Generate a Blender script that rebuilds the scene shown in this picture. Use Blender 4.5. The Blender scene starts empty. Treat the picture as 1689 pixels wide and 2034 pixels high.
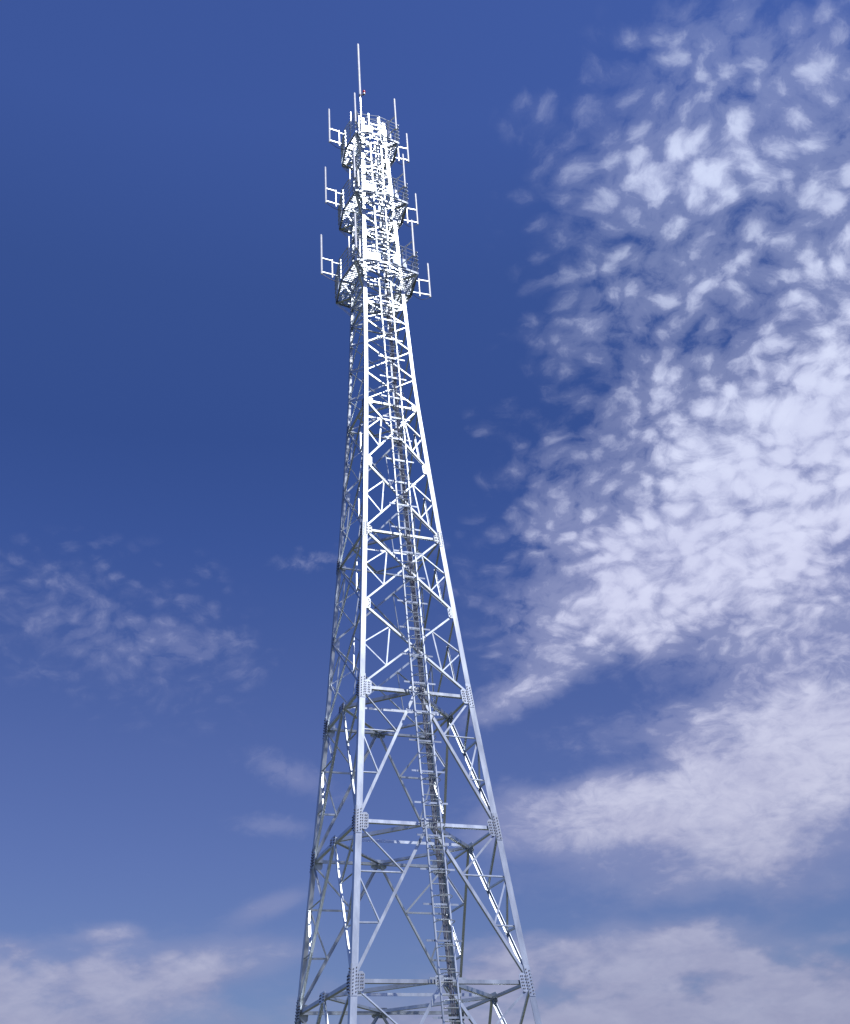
import bpy, bmesh, math, random
from mathutils import Vector, Matrix
random.seed(7)
R = math.radians
sc = bpy.context.scene
COL = sc.collection

# ------------------------------------------------------------------ camera
cam_d = bpy.data.cameras.new('camera'); cam = bpy.data.objects.new('camera', cam_d); COL.objects.link(cam)
CR = Vector((0.99770376, 0.03553132, -0.05766053)); CU = Vector((0.06772895, -0.52340583, 0.8493875))
CF = Vector((0.0, 0.85134239, 0.52461046))
cam.matrix_world = Matrix(((CR.x, CU.x, -CF.x, 0), (CR.y, CU.y, -CF.y, 0), (CR.z, CU.z, -CF.z, 1.6), (0, 0, 0, 1)))
cam_d.sensor_fit = 'VERTICAL'; cam_d.sensor_height = 24.0; cam_d.sensor_width = 24.0
cam_d.lens = 2269.685 / 2034 * 24.0
cam_d.clip_start = 0.1; cam_d.clip_end = 20000
sc.camera = cam

# ------------------------------------------------------------------ sun and sky
SUN_EL, SUN_AZ = 56.0, -46.0          # azimuth counted from +X towards +Y
sd = Vector((math.cos(R(SUN_EL)) * math.cos(R(SUN_AZ)), math.cos(R(SUN_EL)) * math.sin(R(SUN_AZ)), math.sin(R(SUN_EL))))
sun_d = bpy.data.lights.new('sun', 'SUN'); sun = bpy.data.objects.new('sun', sun_d); COL.objects.link(sun)
sun_d.energy = 4.6; sun_d.angle = R(0.53); sun_d.color = (1.0, 0.955, 0.89)
sun.rotation_euler = (-sd).to_track_quat('-Z', 'Y').to_euler(); sun.location = (20, -20, 60)
vs = sc.view_settings
vs.view_transform = 'Standard'; vs.look = 'None'; vs.exposure = 0.0; vs.gamma = 1.0; vs.use_curve_mapping = False

world = bpy.data.worlds.new('World'); sc.world = world; world.use_nodes = True
NT = world.node_tree; NT.nodes.clear()
def N(t, **kw):
    n = NT.nodes.new(t)
    for k, v in kw.items(): setattr(n, k, v)
    return n
def put(sock, v):
    if isinstance(v, bpy.types.NodeSocket): NT.links.new(v, sock)
    else: sock.default_value = v
def M(op, a, b=None, c=None, clamp=False):
    n = N('ShaderNodeMath', operation=op); n.use_clamp = clamp
    put(n.inputs[0], a)
    if b is not None: put(n.inputs[1], b)
    if c is not None: put(n.inputs[2], c)
    return n.outputs[0]
def VM(op, a, b=None, out=0):
    n = N('ShaderNodeVectorMath', operation=op); put(n.inputs[0], a)
    if b is not None: put(n.inputs[1], b)
    return n.outputs[out]
def SS(v, lo, hi, a=0.0, b=1.0):
    n = N('ShaderNodeMapRange', interpolation_type='SMOOTHSTEP')
    put(n.inputs['Value'], v); put(n.inputs['From Min'], lo); put(n.inputs['From Max'], hi)
    put(n.inputs['To Min'], a); put(n.inputs['To Max'], b); return n.outputs['Result']
def XYZ(x, y, z):
    n = N('ShaderNodeCombineXYZ'); put(n.inputs[0], x); put(n.inputs[1], y); put(n.inputs[2], z); return n.outputs[0]
def NOISE(vec, scale, detail, rough, dist=0.0, off=None):
    n = N('ShaderNodeTexNoise'); n.inputs['Scale'].default_value = scale; n.inputs['Detail'].default_value = detail
    n.inputs['Roughness'].default_value = rough; n.inputs['Distortion'].default_value = dist
    put(n.inputs['Vector'], vec if off is None else VM('ADD', vec, off)); return n.outputs['Fac']
def RAMP(fac, stops, interp='LINEAR'):
    n = N('ShaderNodeValToRGB'); cr = n.color_ramp; cr.interpolation = interp
    cr.elements[0].position = stops[0][0]; cr.elements[0].color = (*stops[0][1], 1)
    cr.elements[1].position = stops[-1][0]; cr.elements[1].color = (*stops[-1][1], 1)
    for p, c in stops[1:-1]:
        e = cr.elements.new(p); e.color = (*c, 1)
    put(n.inputs[0], fac); return n.outputs[0]
def MIX(fac, a, b, blend='MIX'):
    n = N('ShaderNodeMix', data_type='RGBA', blend_type=blend)
    put(n.inputs[0], fac); put(n.inputs[6], a if isinstance(a, bpy.types.NodeSocket) else (*a, 1))
    put(n.inputs[7], b if isinstance(b, bpy.types.NodeSocket) else (*b, 1)); return n.outputs[2]

sky = N('ShaderNodeTexSky', sky_type='NISHITA'); sky.sun_disc = False
sky.sun_elevation = R(SUN_EL); sky.sun_rotation = math.atan2(sd.x, sd.y) % (2 * math.pi)
sky.altitude = 300; sky.air_density = 1.0; sky.dust_density = 0.6; sky.ozone_density = 2.0
D = N('ShaderNodeTexCoord').outputs['Generated']
sep = N('ShaderNodeSeparateXYZ'); NT.links.new(D, sep.inputs[0]); dx, dy, dz = sep.outputs
# the day's air: a deep violet blue overhead that greys towards the horizon
tint = RAMP(dz, [(0.0, (0.55, 0.52, 0.72)), (0.14, (0.57, 0.57, 0.77)), (0.26, (0.60, 0.59, 0.90)), (0.34, (0.60, 0.60, 0.96)), (0.42, (0.54, 0.585, 0.99)), (0.50, (0.44, 0.55, 1.03)), (0.58, (0.40, 0.525, 1.0)), (0.68, (0.485, 0.62, 1.13)), (0.77, (0.62, 0.76, 1.38)), (1.0, (0.62, 0.76, 1.38))])
base = MIX(1.0, sky.outputs[0], tint, 'MULTIPLY')

# cloud field, in the direction of the sky (az / elevation tangents) and on a flat cloud deck
ysafe = M('MAXIMUM', dy, 0.05); U = M('DIVIDE', dx, ysafe); V = M('DIVIDE', dz, ysafe)
UV = XYZ(U, V, 0.0)
zden = M('ADD', M('MAXIMUM', dz, 0.0), 0.35)
P = XYZ(M('DIVIDE', dx, zden), M('DIVIDE', dy, zden), 0.0)
def NOISEC(vec, scale, detail):
    n = N('ShaderNodeTexNoise'); n.inputs['Scale'].default_value = scale; n.inputs['Detail'].default_value = detail
    put(n.inputs['Vector'], vec); return n.outputs['Color']
warp = VM('SUBTRACT', NOISEC(P, 9.0, 6), (0.5, 0.5, 0.5))
sc1 = N('ShaderNodeVectorMath', operation='SCALE'); put(sc1.inputs[0], warp); sc1.inputs[3].default_value = 0.13
UVw = VM('ADD', UV, sc1.outputs[0])
CLOUDS = [(0.359, 0.607, 0.278, 0.117, -2.745, 1.1), (0.231, 0.526, 0.205, 0.058, -2.751, 0.8), (0.437, 0.811, 0.275, 0.143, -2.281, 0.64), (0.448, 0.653, 0.215, 0.132, 1.219, 0.6), (0.448, 1.261, 0.338, 0.202, -2.246, 0.56), (0.313, 1.012, 0.212, 0.143, -2.511, 0.5), (0.29, 0.877, 0.144, 0.06, -2.539, 0.34), (0.561, 1.076, 0.301, 0.121, 1.29, 0.5), (0.384, 1.13, 0.155, 0.083, -2.395, 0.25), (0.157, 0.297, 0.165, 0.042, -3.064, 1.05), (0.323, 0.319, 0.158, 0.066, -2.915, 1.15), (0.347, 0.425, 0.156, 0.102, -3.095, 0.8), (0.065, 0.403, 0.067, 0.022, -2.749, 0.65), (0.156, 0.45, 0.118, 0.033, -2.871, 0.5), (0.231, 0.241, 0.215, 0.04, 3.131, 0.68), (0.152, 0.177, 0.15, 0.024, -3.138, 1.0), (0.225, 0.107, 0.377, 0.077, 3.086, 1.7), (0.238, 0.73, 0.134, 0.098, -2.84, 0.6), (0.135, 0.641, 0.073, 0.062, -3.127, 0.36), (0.138, 0.579, 0.076, 0.047, 3.09, 0.36), (0.169, 1.209, 0.068, 0.052, 1.46, 0.2), (0.176, 0.842, 0.102, 0.049, -2.733, 0.32), (0.091, 0.722, 0.043, 0.03, 3.067, 0.24), (0.214, 0.915, 0.072, 0.038, -2.944, 0.2), (0.214, 0.365, 0.138, 0.029, -3.116, 0.42), (-0.335, 0.513, 0.201, 0.098, 2.731, 0.33), (-0.224, 0.478, 0.08, 0.026, 2.866, 0.15), (-0.119, 0.568, 0.043, 0.018, -3.023, 0.52), (-0.136, 0.347, 0.061, 0.019, 2.683, 0.46), (-0.152, 0.302, 0.05, 0.013, 2.981, 0.42), (-0.318, 0.209, 0.139, 0.022, -3.127, 0.42), (-0.35, 0.154, 0.2, 0.064, 3.057, 1.25), (-0.199, 0.189, 0.099, 0.025, -3.047, 0.8), (-0.155, 0.233, 0.05, 0.014, -2.868, 0.6), (-0.294, 0.219, 0.032, 0.007, -3.132, 0.4), (0.053, 0.534, 0.085, 0.06, 1.479, 0.22)]
cov = 0.0
for (u, v, a, b, an, amp) in CLOUDS:
    mp = N('ShaderNodeMapping', vector_type='TEXTURE')
    mp.inputs['Location'].default_value = (u, v, 0); mp.inputs['Rotation'].default_value = (0, 0, an)
    mp.inputs['Scale'].default_value = (a * 1.12, b * 1.12, 1.0)
    # small clouds are warped less than the great sheets
    put(mp.inputs['Vector'], UVw if b > 0.06 else UV if b < 0.03 else VM('ADD', UV, VM('MULTIPLY', sc1.outputs[0], (0.5, 0.5, 0.5))))
    r = VM('LENGTH', mp.outputs[0], out=1)
    cov = M('ADD', cov, SS(r, 1.2, 0.1, 0.0, amp))
# the sky behind the photographer carries broken cloud too
cov = M('ADD', cov, SS(dy, 0.05, -0.3, 0.0, 0.35))
cov = M('MINIMUM', cov, 1.25)
Pw = VM('ADD', P, VM('MULTIPLY', warp, (0.10, 0.10, 0.10)))
n_big = NOISE(Pw, 20.0, 6, 0.55, 0.1)
vor = N('ShaderNodeTexVoronoi', feature='SMOOTH_F1'); vor.inputs['Scale'].default_value = 46.0; vor.inputs['Smoothness'].default_value = 0.5
put(vor.inputs['Vector'], VM('ADD', P, VM('MULTIPLY', warp, (0.07, 0.07, 0.07))))
cells = SS(vor.outputs['Distance'], 0.8, 0.1)
n_fine = NOISE(Pw, 52.0, 8, 0.66, 0.2, (3.1, 1.7, 0.4))
cellmix = SS(dz, 0.30, 0.52, 0.08, 0.44)
n_all = M('ADD', M('MULTIPLY', M('SUBTRACT', n_big, 0.5), 0.60), M('MULTIPLY', M('SUBTRACT', n_fine, 0.5), SS(dz, 0.15, 0.55, 0.55, 0.9)))
n_all = M('ADD', n_all, M('MULTIPLY', M('SUBTRACT', cells, 0.55), cellmix))
val = M('ADD', cov, M('MULTIPLY', n_all, M('MULTIPLY', SS(cov, 0.4, 1.2, 2.1, 1.45), SS(dz, 0.1, 0.4, 0.5, 1.0))))
alpha = M('MULTIPLY', SS(val, SS(dz, 0.4, 0.65, -0.14, 0.02), SS(dz, 0.4, 0.65, 1.40, 1.28)), SS(cov, 0.1, 1.0, 0.26, 0.95))
veil = M('MULTIPLY', SS(cov, 0.05, 0.8), SS(dz, 0.4, 0.7, 0.40, 0.30))
alpha = M('MAXIMUM', alpha, M('MULTIPLY', veil, SS(val, -0.3, 0.5)))
alpha = M('MULTIPLY', alpha, SS(cov, 0.02, 0.2))
thick = SS(val, 0.5, 1.6)
ccol = RAMP(dz, [(0.05, (0.28, 0.295, 0.46)), (0.17, (0.345, 0.36, 0.545)), (0.27, (0.49, 0.50, 0.70)), (0.45, (0.58, 0.60, 0.84)), (0.7, (0.60, 0.66, 0.92)), (1.0, (0.60, 0.66, 0.92))])
shade = M('ADD', M('MULTIPLY', thick, 0.30), M('MULTIPLY', SS(NOISE(P, 9.0, 5, 0.5, 0, (7.0, 2.0, 1.0)), 0.3, 0.7), 0.14))
ccol = MIX(1.0, ccol, XYZ(M('ADD', shade, 0.83), M('ADD', shade, 0.83), M('ADD', M('MULTIPLY', shade, 0.62), 0.88)), 'MULTIPLY')
STR = 0.10
bg = N('ShaderNodeBackground'); bg.inputs[1].default_value = STR
cl10 = N('ShaderNodeVectorMath', operation='SCALE'); put(cl10.inputs[0], ccol); cl10.inputs[3].default_value = 1.0 / STR
put(bg.inputs[0], MIX(alpha, base, cl10.outputs[0]))
out = N('ShaderNodeOutputWorld'); NT.links.new(bg.outputs[0], out.inputs[0])

# ------------------------------------------------------------------ materials
def mat(name, col, rough=0.5, metal=0.0, var=0.0, scale=6.0, bump=0.0, streak=False, rvar=0.1):
    m = bpy.data.materials.new(name); m.use_nodes = True; nt = m.node_tree; b = nt.nodes['Principled BSDF']
    b.inputs['Roughness'].default_value = rough; b.inputs['Metallic'].default_value = metal
    b.inputs['Base Color'].default_value = (*col, 1)
    if var:
        tc = nt.nodes.new('ShaderNodeTexCoord'); no = nt.nodes.new('ShaderNodeTexNoise')
        mp = nt.nodes.new('ShaderNodeMapping'); mp.inputs['Scale'].default_value = (1, 1, 0.25 if streak else 1)
        nt.links.new(tc.outputs['Object'], mp.inputs[0]); nt.links.new(mp.outputs[0], no.inputs['Vector'])
        no.inputs['Scale'].default_value = scale; no.inputs['Detail'].default_value = 7; no.inputs['Roughness'].default_value = 0.65
        oi = nt.nodes.new('ShaderNodeObjectInfo')
        ad = nt.nodes.new('ShaderNodeMath'); ad.operation = 'MULTIPLY_ADD'
        nt.links.new(oi.outputs['Random'], ad.inputs[0]); ad.inputs[1].default_value = 0.45
        nt.links.new(no.outputs['Fac'], ad.inputs[2])
        cr = nt.nodes.new('ShaderNodeValToRGB'); cr.color_ramp.elements[0].position = 0.32; cr.color_ramp.elements[1].position = 1.05
        cr.color_ramp.elements[0].color = (*[c * (1 - var) for c in col], 1); cr.color_ramp.elements[1].color = (*[min(1, c * (1 + var)) for c in col], 1)
        nt.links.new(ad.outputs[0], cr.inputs[0]); nt.links.new(cr.outputs[0], b.inputs['Base Color'])
        mr = nt.nodes.new('ShaderNodeMapRange'); mr.inputs['To Min'].default_value = rough - rvar; mr.inputs['To Max'].default_value = rough + rvar
        nt.links.new(no.outputs['Fac'], mr.inputs[0]); nt.links.new(mr.outputs[0], b.inputs['Roughness'])
        if bump:
            bu = nt.nodes.new('ShaderNodeBump'); bu.inputs['Strength'].default_value = bump; bu.inputs['Distance'].default_value = 0.01
            nt.links.new(no.outputs['Fac'], bu.inputs['Height']); nt.links.new(bu.outputs[0], b.inputs['Normal'])
    return m
STEEL = mat('galvanized_steel', (0.48, 0.535, 0.60), 0.37, 0.80, 0.30, 3.0, 0.08, True)
BOLT = mat('weathered_bolts', (0.10, 0.10, 0.12), 0.6, 0.5)
WHITE = mat('white_fibreglass', (0.86, 0.88, 0.90), 0.34, 0.35, 0.05, 8.0)
PANEL = mat('white_sheet_metal', (0.78, 0.78, 0.79), 0.4, 0.1, 0.08, 5.0)
CABLE = mat('black_cable_sheath', (0.10, 0.105, 0.14), 0.5, 0.0, 0.2, 5.0)
RED = mat('red_lamp_glass', (0.55, 0.02, 0.03), 0.2)
CONC = mat('concrete', (0.34, 0.33, 0.31), 0.9, 0.0, 0.2, 4.0, 0.3)
SOIL = mat('dry_grassy_soil', (0.062, 0.066, 0.036), 0.95, 0.0, 0.35, 0.6, 0.4)

# ------------------------------------------------------------------ helpers
def obj(name, bm, m, parent=None, smooth=False):
    me = bpy.data.meshes.new(name)
    bmesh.ops.recalc_face_normals(bm, faces=bm.faces)
    bm.to_mesh(me); bm.free()
    for mm in (m if isinstance(m, (list, tuple)) else [m]): me.materials.append(mm)
    if smooth:
        for p in me.polygons: p.use_smooth = True
    o = bpy.data.objects.new(name, me); COL.objects.link(o)
    if parent: o.parent = parent
    return o
def empty(name, loc, parent=None):
    o = bpy.data.objects.new(name, None); o.location = loc; o.empty_display_size = 0.3; COL.objects.link(o)
    if parent: o.parent = parent
    return o
def prism(bm, rings, mi=0):
    """rings: list of equal-length closed loops, skinned and capped"""
    vs_ = [[bm.verts.new(p) for p in r] for r in rings]; n = len(rings[0])
    for a, b in zip(vs_[:-1], vs_[1:]):
        for i in range(n):
            f = bm.faces.new((a[i], a[(i + 1) % n], b[(i + 1) % n], b[i])); f.material_index = mi
    f = bm.faces.new(vs_[0]); f.material_index = mi
    f = bm.faces.new(list(reversed(vs_[-1]))); f.material_index = mi
def angle(bm, p0, p1, nrm, w, t=0.010, off=0.0, flip=False, center=True, out=False):
    """L-section member from p0 to p1: one flange in the face plane (outward normal nrm), the other behind it"""
    e = (p1 - p0).normalized(); n = (nrm - e * nrm.dot(e)).normalized(); s = e.cross(n)
    if flip: s = -s
    sh = -w / 2 if center else 0.0
    sg = 1 if out else -1
    prof = [(0, 0), (w, 0), (w, sg * t), (t, sg * t), (t, sg * w), (0, sg * w)]
    prism(bm, [[p + s * (a + sh) + n * (b - off) for a, b in prof] for p in (p0, p1)])
def box(bm, c, x, y, z, mi=0):
    """box from centre and three half-axis vectors"""
    v = [bm.verts.new(c + x * i + y * j + z * k) for i in (-1, 1) for j in (-1, 1) for k in (-1, 1)]
    for q in ((0, 1, 3, 2), (4, 6, 7, 5), (0, 4, 5, 1), (2, 3, 7, 6), (0, 2, 6, 4), (1, 5, 7, 3)):
        f = bm.faces.new([v[i] for i in q]); f.material_index = mi
def tube(bm, pts, r, seg=8, mi=0):
    rings = []
    for i, p in enumerate(pts):
        e = (pts[min(i + 1, len(pts) - 1)] - pts[max(i - 1, 0)]).normalized()
        a = e.orthogonal().normalized() if i == 0 else (a - e * a.dot(e)).normalized()
        b = e.cross(a); rr = r[i] if isinstance(r, (list, tuple)) else r
        rings.append([p + (a * math.cos(k * 2 * math.pi / seg) + b * math.sin(k * 2 * math.pi / seg)) * rr for k in range(seg)])
    prism(bm, rings, mi)
def tag(o, label=None, cat=None, group=None, kind=None):
    for k, v in (('label', label), ('category', cat), ('group', group), ('kind', kind)):
        if v: o[k] = v
def lerp(a, b, t): return a + (b - a) * t
BM = bmesh.new

# ------------------------------------------------------------------ ground
bm = BM()
nn = 40; half = 6000
def gp(i):
    s = (i / nn) * 2 - 1; return half * (abs(s) ** 2.2) * (1 if s >= 0 else -1)
gv = [[bm.verts.new((gp(i), gp(j), 0 if max(abs(gp(i)), abs(gp(j))) < 60 else random.uniform(-1, 0) * 0.4)) for j in range(nn + 1)] for i in range(nn + 1)]
for i in range(nn):
    for j in range(nn): bm.faces.new((gv[i][j], gv[i + 1][j], gv[i + 1][j + 1], gv[i][j + 1]))
g = obj('ground', bm, SOIL); g['kind'] = 'structure'

# ------------------------------------------------------------------ the tower
TX, TY, PSI = -1.4032427, 36.0, -1.950686
LV = [(0.35, 4.66), (2.75, 4.36), (7.104, 3.812), (11.583, 3.262), (15.979, 2.739), (19.076, 2.42), (22.107, 2.116), (25.15, 1.846), (28.083, 1.592),
      (29.574, 1.486), (31.021, 1.412), (32.365, 1.345), (34.032, 1.272), (38.05, 1.102), (42.151, 0.930), (44.9, 0.815)]
def half_diag(z):
    for (z0, a0), (z1, a1) in zip(LV[:-1], LV[1:]):
        if z <= z1: return a0 + (a1 - a0) * (z - z0) / (z1 - z0)
    return LV[-1][1]
tower = empty('lattice_tower', (TX, TY, 0))
tag(tower, 'tall four legged galvanized steel lattice tower with a ladder up its front', 'tower')
def polar(r, az, z): return Vector((r * math.cos(az), r * math.sin(az), z))
def C(k, z): return polar(half_diag(z), PSI + (k % 4) * math.pi / 2, z)
def face_n(k, z=None):
    an = PSI + math.pi / 4 + k * math.pi / 2; return Vector((math.cos(an), math.sin(an), 0.085)).normalized()
def F(k, t, z): return lerp(C(k, z), C(k + 1, z), t)
def leg_w(z): return 0.19 if z < 16 else 0.165 if z < 28 else 0.14

# legs: one long rolled angle at each corner
for k in range(4):
    bm = BM(); rings = []
    ts = []
    for z, a in LV:
        ts.append((z, leg_w(z)))
        if z in (15.979, 28.083): ts.append((z + 0.02, leg_w(z + 0.1)))
    for z, w in ts:
        c = C(k, z); f1 = (C(k + 1, z) - c).normalized(); f2 = (C(k - 1, z) - c).normalized(); t = 0.018
        rings.append([c, c + f1 * w, c + f1 * w + f2 * t, c + f1 * t + f2 * t, c + f1 * t + f2 * w, c + f2 * w])
    prism(bm, rings); obj('leg', bm, STEEL, tower)
    # footing
    bm = BM(); c = C(k, 0.0)
    prism(bm, [[Vector((c.x, c.y, z)) + polar(s, PSI + math.pi / 4 + i * math.pi / 2, 0) for i in range(4)] for z, s in ((-0.5, 0.95), (0.28, 0.8), (0.36, 0.74))])
    obj('footing', bm, CONC, tower)

inset = 0.10
def node(k, side, z, ins=inset):
    """point on face k next to its left (0) or right (1) leg"""
    L_ = (C(k + 1, z) - C(k, z)).length
    return F(k, ins / L_ if side == 0 else 1 - ins / L_, z)

def member(name, p0, p1, n, w, t=0.009, off=0.02, flip=False, parent=None, out=False):
    bm = BM(); angle(bm, p0, p1, n, w, t, off, flip, True, out); return obj(name, bm, STEEL, parent or tower)

KP = [0.35, 2.75, 7.104, 11.583, 15.979]
RINGS = [2.75, 7.104, 11.583, 15.979, 22.107, 28.083]
for k in range(4):
    n = face_n(k)
    # K-braced panels: an inverted V from the middle of each ring to the feet below it, with thirds tied back to the legs
    for i in range(4):
        z0, z1 = KP[i], KP[i + 1]
        for side in (0, 1):
            apex = F(k, 0.5 - (0.06 if side == 0 else -0.06) / (C(k + 1, z1) - C(k, z1)).length, z1 - 0.05); foot = node(k, side, z0 + 0.12)
            member('main_brace', apex, foot, n, 0.09, 0.010, 0.022, flip=(side == 1))
            if i == 0: continue
            q1, q2 = lerp(apex, foot, 1 / 3), lerp(apex, foot, 2 / 3)
            g1, g2 = node(k, side, lerp(z1, z0, 1 / 3)), node(k, side, lerp(z1, z0, 0.655))
            top = node(k, side, z1 - 0.12)
            member('horizontal_tie', g1, q1, n, 0.055, 0.006, 0.072, flip=(side == 0), out=True)
            member('horizontal_tie', g2, q2, n, 0.055, 0.006, 0.072, flip=(side == 0), out=True)
            member('diagonal_tie', top, q1, n, 0.06, 0.006, 0.046 + 0.04 * (side == 0), flip=(side == 0), out=(side == 0))
            member('diagonal_tie', g1, q2, n, 0.055, 0.006, 0.046 + 0.04 * (side == 0), flip=(side == 0), out=(side == 0))
    # ring beams
    for z in RINGS:
        member('ring_beam', node(k, 0, z), node(k, 1, z), n, 0.105 if z < 20 else 0.08, 0.010, 0.058, flip=True)
    # X-braced panels with quarter-point ties
    XR = [15.979, 19.076, 22.107, 25.15, 28.083]
    for z0, z1 in zip(XR[:-1], XR[1:]):
        a, b = node(k, 0, z1 - 0.05), node(k, 1, z0 + 0.1); c_, d_ = node(k, 1, z1 - 0.05), node(k, 0, z0 + 0.1)
        w = 0.070 if z0 < 22 else 0.064
        member('cross_brace', a, b, n, w, 0.009, 0.022, flip=True); member('cross_brace', c_, d_, n, w * 0.86, 0.009, 0.034)
        zm = (z0 + z1) / 2 + 0.05
        for side, (hi, lo) in ((0, ((a, b), (d_, c_))), (1, ((c_, d_), (b, a)))):
            h, l, mnode = lerp(*hi, 0.25), lerp(*lo, 0.25), node(k, side, zm)
            member('corner_tie', mnode, h, n, 0.040, 0.005, 0.046); member('corner_tie', mnode, l, n, 0.040, 0.005, 0.046)
            member('vertical_tie', h, l, n, 0.045, 0.005, 0.054)

# upper lacing: light X panels, with struts from the first platform up
UPZ = [28.083, 29.574, 31.021, 32.365, 33.35, 34.35, 35.35, 36.35, 37.35, 38.35, 39.35, 40.35, 41.35, 42.35, 43.35, 44.4]
far_bars = BM()
for i, (z0, z1) in enumerate(zip(UPZ[:-1], UPZ[1:])):
    for k in range(4):
        n = face_n(k); w = 0.055 if i < 4 else 0.056
        for p0, p1, ww, off, fl in ((node(k, 0, z1 - 0.04, 0.07), node(k, 1, z0 + 0.05, 0.07), w, 0.022, True), (node(k, 1, z1 - 0.04, 0.07), node(k, 0, z0 + 0.05, 0.07), w * 0.7, 0.032, False)):
            if i < 12: member('lacing_bar', p0, p1, n, ww, 0.007, off, fl)
            else: angle(far_bars, p0, p1, n, ww, 0.007, off, fl)
        if i >= 3: member('ring_strut', node(k, 0, z1, 0.07), node(k, 1, z1, 0.07), n, 0.075, 0.007, 0.044, flip=True)
o = obj('lacing_bar', far_bars, STEEL, tower); o['kind'] = 'stuff'

# plan bracing: a diamond between the ring mid-points, and one tie across
for z in RINGS[1:]:
    mids = [F(k, 0.5, z) - face_n(k) * 0.10 for k in range(4)]
    up = Vector((0, 0, 1))
    for k in range(4):
        member('plan_brace', mids[k] + Vector((0, 0, -0.01)), mids[(k + 1) % 4] + Vector((0, 0, -0.01)), -up, 0.11 if z < 20 else 0.08, 0.008, 0.0)
    member('plan_brace', mids[3] + Vector((0, 0, 0.10)), mids[1] + Vector((0, 0, 0.10)), face_n(0), 0.09 if z < 20 else 0.07, 0.008, 0.0)

# gusset plates with bolts, and bolted leg splices
def plate(name, c, ex, ey, n, sx, sy, bolts, off=0.003, t=0.006, chamf=0.0):
    bm = BM(); ez = n.normalized()
    o = c + ez * off
    pts = [(-sx, -sy + chamf), (-sx + chamf, -sy), (sx - chamf, -sy), (sx, -sy + chamf), (sx, sy - chamf), (sx - chamf, sy), (-sx + chamf, sy), (-sx, sy - chamf)] if chamf else [(-sx, -sy), (sx, -sy), (sx, sy), (-sx, sy)]
    prism(bm, [[o + ex * a + ey * b + ez * h for a, b in pts] for h in (0, t)])
    for bx_, by_ in bolts:
        q = o + ex * bx_ + ey * by_ + ez * t
        prism(bm, [[q + (ex * math.cos(j * math.pi / 3) + ey * math.sin(j * math.pi / 3)) * 0.0165 + ez * h for j in range(6)] for h in (0.0005, 0.022)], 1)
    return obj(name, bm, [STEEL, BOLT], tower)
for k in range(4):
    for kk, side in ((k, 0), (k, 1)):
        n = face_n(kk)
        for z in RINGS[1:]:
            c0 = C(kk + side, z); inward = (F(kk, 0.5, z) - c0).normalized()
            legd = (C(kk + side, z + 0.8) - C(kk + side, z - 0.8)).normalized()
            nn_ = inward.cross(legd); nn_ = nn_ if nn_.dot(n) > 0 else -nn_
            big = z < 20
            w = leg_w(z - 0.1)
            # splice cover on the leg flange
            if z < 23:
                L_ = 0.42 if big else 0.34
                cols = (-0.045, 0.045)
                plate('splice_plate', c0 + inward * (w / 2) + legd * (0.02), inward, legd, nn_, w / 2 - 0.012, L_,
                      [(cx_, -L_ + 0.06 + j * (2 * L_ - 0.12) / 8 + (0.04 if cx_ > 0 else 0)) for cx_ in cols for j in range(8)], 0.003, 0.010)
            gs = 0.115 if big else 0.095
            plate('gusset_plate', c0 + inward * (w + gs * 0.72) + legd * (-0.02), inward, legd, nn_, gs, 0.26 if big else 0.18,
                  [(a * gs * 0.9, b) for a in (-0.7, 0.1, 0.6) for b in ((-0.17, -0.085, 0.0, 0.085, 0.17) if big else (-0.12, 0, 0.12))], -0.016, 0.012, 0.07)
        for z in (19.076, 25.15):
            c0 = C(kk + side, z); inward = (F(kk, 0.5, z) - c0).normalized()
            legd = (C(kk + side, z + 0.8) - C(kk + side, z - 0.8)).normalized()
            nn_ = inward.cross(legd); nn_ = nn_ if nn_.dot(n) > 0 else -nn_
            plate('gusset_plate', c0 + inward * (leg_w(z) + 0.05), inward, legd, nn_, 0.10, 0.2, [(0.02, -0.12), (0.02, 0.12), (0.06, 0.05), (0.06, -0.05)], -0.016, 0.012, 0.05)
    for z in RINGS[1:4]:
        c0 = F(k, 0.5, z); ex = (C(k + 1, z) - C(k, z)).normalized(); ey = face_n(k).cross(ex)
        plate('gusset_plate', c0, ex, ey, face_n(k), 0.27, 0.15, [(a, b) for a in (-0.2, -0.12, 0.12, 0.2) for b in (-0.08, 0.0, 0.08)], -0.014, 0.012, 0.05)

# ------------------------------------------------------------------ ladder up the front face
FN = PSI + math.pi / 4
fdir = Vector((math.cos(FN), math.sin(FN), 0)); tdir = Vector((-math.sin(FN), math.cos(FN), 0))
def LP(z, lat, so):
    return fdir * (half_diag(z) / math.sqrt(2) + so) + tdir * lat + Vector((0, 0, z))
ladder = empty('ladder', (0, 0, 0), tower)
SO = 0.28; LW = 0.255
def shift(z): return 0.0 if z < 30 else -0.07 * min(1, (z - 30) / 4)
zs = [0.4, 2.75, 7.104, 11.583, 15.979, 19.076, 22.107, 25.15, 28.083, 29.574, 31.021, 32.365, 34.032, 38.05, 42.151, 44.9]
for s in (-1, 1):
    bm = BM()
    prism(bm, [[LP(z, shift(z) + s * LW + a, SO + b) for a, b in ((-0.022, -0.03), (0.022, -0.03), (0.022, 0.03), (-0.022, 0.03))] for z in zs])
    obj('rail', bm, STEEL, ladder)
z = 2.0; ri = 0; extra = BM()
while z < 44.8:
    sh = shift(z); tgt = BM() if (z > 5.8 and ri < 100) else extra
    tube(tgt, [LP(z, sh - LW, SO), LP(z, sh + LW, SO)], 0.017, 6)
    if tgt is not extra: obj('rung', tgt, STEEL, ladder); ri += 1
    z += 0.335
o = obj('rung', extra, STEEL, ladder); o['kind'] = 'stuff'
z = 2.1; j = 0
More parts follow.
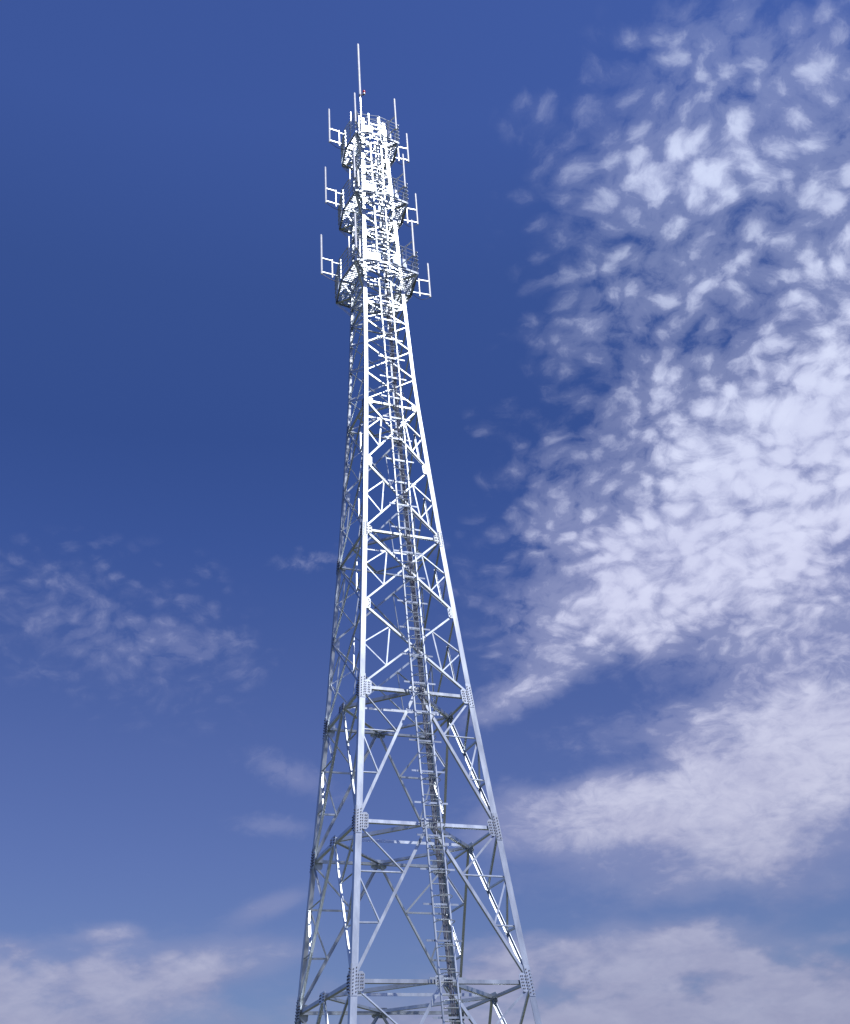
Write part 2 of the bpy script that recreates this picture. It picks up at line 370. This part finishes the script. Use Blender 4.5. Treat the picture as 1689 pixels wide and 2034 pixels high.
while z < 44.5:
    sh = shift(z); bm = BM()
    angle(bm, LP(z, sh - 0.52, SO - 0.05), LP(z, sh + 0.56, SO - 0.05), fdir, 0.055, 0.006, 0.0)
    obj('bracket_arm', bm, STEEL, ladder)
    z += 1.005; j += 1
z = 3.0
while z < 44.3:
    sh = shift(z); bm = BM()
    pts = []
    for q in range(13):
        a = math.pi * q / 12
        pts.append(LP(z, sh - math.cos(a) * (LW + 0.03 + 0.05 * math.sin(a)), SO + 0.03 + 0.40 * math.sin(a)))
    tube(bm, pts, 0.014, 5); obj('hoop', bm, STEEL, ladder)
    z += 0.70
# feeder cables behind the ladder
for q in range(3):
    bm = BM(); lat = 0.06 + 0.048 * q
    tube(bm, [LP(z_, shift(z_) + lat + 0.006 * math.sin(z_ * 2 + q), SO - 0.12 - 0.012 * math.sin(q * 2.2)) for z_ in [2.0 + 0.75 * i for i in range(int((34 + q * 3 - 2) / 0.75))]], 0.017, 6)
    obj('feeder_cable', bm, CABLE, tower)

# ------------------------------------------------------------------ antenna platforms
def octp(R_, i, z): return polar(R_ * (1.0 if i % 2 == 0 else 0.82), PSI + i * math.pi / 4, z)
def clip_poly(p, d, poly):
    """interval of the line p+t*d inside the convex polygon (2-D, counter-clockwise)"""
    t0, t1 = -1e9, 1e9
    for a, b in zip(poly, poly[1:] + poly[:1]):
        nx, ny = -(b[1] - a[1]), b[0] - a[0]
        den = nx * d[0] + ny * d[1]; num = nx * (p[0] - a[0]) + ny * (p[1] - a[1])
        if abs(den) < 1e-9:
            if num < 0: return None
            continue
        t = -num / den
        if den > 0: t0 = max(t0, t)
        else: t1 = min(t1, t)
    return (t0, t1) if t1 > t0 else None
PLAT = [(35.0, 1.94), (39.25, 1.70), (43.23, 1.47)]
for pi_, (zf, PR) in enumerate(PLAT):
    # grating floor
    bm = BM(); outer = [tuple(octp(PR - 0.04, i, 0).xy) for i in range(8)]
    inner = [tuple(polar(half_diag(zf) - 0.02, PSI + i * math.pi / 2, 0).xy) for i in range(4)]
    c2 = fdir.xy; t2 = tdir.xy
    r0 = half_diag(zf) / math.sqrt(2)
    hatch = [tuple(c2 * a + t2 * b) for a, b in ((0.1, -0.42), (r0 + 0.80, -0.42), (r0 + 0.80, 0.42), (0.1, 0.42))]
    def bars(dirv, perp, step, hw, hh, zz):
        k_ = -PR
        while k_ < PR:
            p = (perp[0] * k_, perp[1] * k_); iv = clip_poly(p, dirv, outer)
            if iv:
                segs = [iv]
                for cut in (inner, hatch):
                    ci = clip_poly(p, dirv, cut)
                    if ci:
                        ns = []
                        for a, b in segs:
                            if ci[0] > a: ns.append((a, min(b, ci[0])))
                            if ci[1] < b: ns.append((max(a, ci[1]), b))
                        segs = [(a, b) for a, b in ns if b - a > 0.03]
                for a, b in segs:
                    m_ = (a + b) / 2
                    box(bm, Vector((p[0] + dirv[0] * m_, p[1] + dirv[1] * m_, zz)), Vector((dirv[0], dirv[1], 0)) * ((b - a) / 2), Vector((perp[0], perp[1], 0)) * hw, Vector((0, 0, hh)))
            k_ += step
    bars(tuple(t2), tuple(c2), 0.10, 0.012, 0.015, zf)
    bars(tuple(c2), tuple(t2), 0.17, 0.010, 0.012, zf - 0.032)
    plat = obj('platform', bm, STEEL, tower)
    # edge beam
    bm = BM()
    for i in range(8): angle(bm, octp(PR, i, zf), octp(PR, i + 1, zf), polar(1, PSI + (i + 0.5) * math.pi / 4, 0), 0.10, 0.008, 0.0)
    obj('edge_beam', bm, STEEL, plat)
    # struts from the legs and floor bearers
    for i in range(4):
        base = C(i, zf - 0.95); tip = octp(PR - 0.05, 2 * i, zf - 0.05)
        bm = BM(); angle(bm, base, tip, polar(1, PSI + i * math.pi / 2 + math.pi / 2, 0), 0.085, 0.008, 0.0); obj('support_strut', bm, STEEL, plat)
        bm = BM(); angle(bm, C(i, zf - 0.06), octp(PR - 0.02, 2 * i, zf - 0.06), Vector((0, 0, -1)), 0.09, 0.008, 0.0); obj('floor_bearer', bm, STEEL, plat)
        mid = F(i, 0.5, zf - 0.06); mo = octp(PR - 0.05, 2 * i + 1, zf - 0.06)
        if i != 0:
            bm = BM(); angle(bm, mid, mo, Vector((0, 0, -1)), 0.08, 0.008, 0.0); obj('floor_bearer', bm, STEEL, plat)
            bm = BM(); angle(bm, F(i, 0.5, zf - 0.95), mo, polar(1, PSI + math.pi * 0.75 + i * math.pi / 2, 0), 0.07, 0.007, 0.0); obj('support_strut', bm, STEEL, plat)
    # guard rails and posts
    for h in (0.28, 0.52, 0.76, 0.98, 1.2):
        bm = BM()
        for i in range(8): tube(bm, [octp(PR + 0.015, i, zf + h), octp(PR + 0.015, i + 1, zf + h)], 0.017 if h < 1.1 else 0.022, 6)
        obj('guard_rail', bm, STEEL, plat)
    for i in range(16):
        p = octp(PR - 0.012, i // 2, 0) if i % 2 == 0 else lerp(octp(PR - 0.012, i // 2, 0), octp(PR - 0.012, i // 2 + 1, 0), 0.5)
        bm = BM(); angle(bm, p + Vector((0, 0, zf)), p + Vector((0, 0, zf + 1.22)), p.normalized(), 0.055, 0.006, 0.0); obj('guard_post', bm, STEEL, plat)
    # kick plates on the sides that face the camera
    for i, (f0, f1, h) in ((0, (0.26, 0.74, 0.42)), (1, (0.12, 0.58, 0.44))):
        a, b = lerp(octp(PR + 0.045, i, 0), octp(PR + 0.045, i + 1, 0), f0), lerp(octp(PR + 0.045, i, 0), octp(PR + 0.045, i + 1, 0), f1)
        ex = (b - a) / 2; n = Vector((ex.y, -ex.x, 0)).normalized()
        bm = BM(); box(bm, (a + b) / 2 + Vector((0, 0, zf + 0.03 + h / 2)), ex, n * 0.008, Vector((0, 0, h / 2)))
        obj('kick_plate', bm, STEEL, plat)

# ------------------------------------------------------------------ antennas on the platforms
LEV = ['lowest', 'middle', 'highest']
ANTS = [  # azimuth, radius per platform, z offset and length, side words
    ('leftmost', -154, (2.44, 2.20, 1.97), 2.26, True),
    ('rightmost', 19, (2.38, 2.06, 1.84), 1.97, True),
    ('front left', -105, (2.50, 2.34, 1.94), 1.98, True),
    ('front right', -46, (2.40, 2.15, 1.84), 2.08, True),
]
def oct_r(PR, az):
    """distance from the axis to the octagon edge in the direction az"""
    d = polar(1, az, 0)
    for i in range(8):
        a, b = octp(PR, i, 0), octp(PR, i + 1, 0); e = b - a
        den = d.x * e.y - d.y * e.x
        if abs(den) < 1e-9: continue
        t = (a.x * e.y - a.y * e.x) / den; u = (a.x * d.y - a.y * d.x) / den
        if t > 0 and -1e-6 <= u <= 1 + 1e-6: return t
PHR = {
    'leftmost': 'white dipole antenna on an h-shaped bracket at far left of the {} platform',
    'rightmost': 'white dipole antenna on an h-shaped bracket at far right of the {} platform',
    'front left': 'white pole antenna standing before the near left tower leg at the {} platform',
    'front right': 'white pole antenna standing out from the front right corner of the {} platform',
}
for pi_, (zf, PR) in enumerate(PLAT):
    for nm, azd, rads, ln, arms in ANTS:
        az = R(azd); r = rads[pi_]; d = polar(1, az, 0); tv = Vector((-d.y, d.x, 0))
        root = empty('dipole_antenna', (TX + d.x * r, TY + d.y * r, zf))
        tag(root, PHR[nm].format(LEV[pi_]), 'antenna', 'antennas round the tower platforms')
        o0 = d * r
        rod_r = 0.045 if pi_ != 1 else 0.04
        bm = BM(); tube(bm, [Vector((0, 0, 0.0)), Vector((0, 0, ln - 0.05)), Vector((0, 0, ln))], [rod_r, rod_r, rod_r * 0.5], 10)
        obj('radiator', bm, WHITE, root)
        er = oct_r(PR, az) + 0.06 - r      # mount pipe stands at the rail
        er = max(er, -0.47)
        pm = d * er
        bm = BM(); tube(bm, [pm + Vector((0, 0, -0.05)), pm + Vector((0, 0, 0.95))], 0.032, 8); obj('mount_pipe', bm, WHITE, root)
        for h in (0.12, 0.90):
            bm = BM(); box(bm, pm * 0.5 + Vector((0, 0, h)), d * (abs(er) / 2 - 0.02), tv * 0.022, Vector((0, 0, 0.022)))
            obj('bracket_arm', bm, WHITE, root)
            edge = d * (oct_r(PR, az) - r)
            if (edge - pm).length > 0.07:
                bm = BM(); box(bm, (edge + pm) * 0.5 + Vector((0, 0, h * 0.9 + 0.02)), (edge - pm) * 0.5, tv * 0.016, Vector((0, 0, 0.016))); obj('rail_clamp', bm, STEEL, root)
        # jumper cable drooping from the rod foot over the floor edge to the nearest leg
        kb = min(range(4), key=lambda q_: (C(q_, zf) - polar(r, az, zf)).length)
        end = C(kb, zf - 0.35) * 0.97 - o0; end.z = -0.35
        pts = []
        for q_ in range(11):
            t_ = q_ / 10; p = lerp(Vector((0, 0, 0.02)), end, t_); p.z -= 0.42 * math.sin(math.pi * t_) * (1 - 0.4 * t_); pts.append(p + tv * 0.05 * math.sin(t_ * 5 + azd))
        bm = BM(); tube(bm, pts, 0.013, 5); obj('jumper_cable', bm, CABLE, root)
    # short whip on the front left side
    az = R(-124); r = oct_r(PR, az) + 0.06; d = polar(1, az, 0)
    root = empty('whip_antenna', (TX + d.x * r, TY + d.y * r, zf))
    tag(root, 'thin short whip antenna on the left rail of the {} platform'.format(LEV[pi_]), 'antenna', 'short whips on the tower platforms')
    bm = BM(); tube(bm, [Vector((0, 0, 0.55)), Vector((0, 0, 1.62))], 0.024, 8); obj('radiator', bm, WHITE, root)
    bm = BM(); box(bm, Vector((0, 0, 0.74)) - d * 0.03, d * 0.035, Vector((-d.y, d.x, 0)) * 0.04, Vector((0, 0, 0.04))); obj('rail_clamp', bm, STEEL, root)

# ------------------------------------------------------------------ rod and warning lamp at the tower top
rod = empty('rod_antenna', (TX - 0.311, TY - 0.70, 43.9))
tag(rod, 'long white rod antenna rising highest of all from the tower top', 'antenna')
bm = BM(); tube(bm, [Vector((0, 0, 0)), Vector((0, 0, 2.55))], 0.040, 8); obj('support_pole', bm, WHITE, rod)
bm = BM(); tube(bm, [Vector((0, 0, 2.6)), Vector((0, 0, 2.66)), Vector((0, 0, 6.33)), Vector((0, 0, 6.42))], [0.045, 0.058, 0.055, 0.02], 10); obj('radiator', bm, WHITE, rod)
bm = BM(); tube(bm, [Vector((0, 0, 2.48)), Vector((0, 0, 2.62))], 0.06, 8); obj('collar', bm, BOLT, rod)
for h in (0.25, 0.8):
    bm = BM(); box(bm, Vector((0.02, 0.03, h)), Vector((0.07, 0, 0)), Vector((0, 0.06, 0)), Vector((0, 0, 0.03))); obj('clamp', bm, STEEL, rod)
lamp = empty('warning_lamp', (TX - 0.311 + 0.19, TY - 0.70, 46.62))
tag(lamp, 'small red warning lamp beside the long white rod at tower top', 'lamp')
bm = BM(); prof = [(0.0, 0.055), (0.05, 0.07), (0.12, 0.072), (0.19, 0.05), (0.22, 0.015)]
tube(bm, [Vector((0, 0, h)) for h, _ in prof], [r for _, r in prof], 12); obj('lens', bm, RED, lamp, True)
bm = BM(); tube(bm, [Vector((0, 0, -0.06)), Vector((0, 0, -0.002))], 0.06, 12); obj('lamp_base', bm, WHITE, lamp)
bm = BM(); box(bm, Vector((-0.09, 0, -0.09)), Vector((0.11, 0, 0)), Vector((0, 0.02, 0)), Vector((0, 0, 0.02))); obj('bracket_arm', bm, BOLT, lamp)
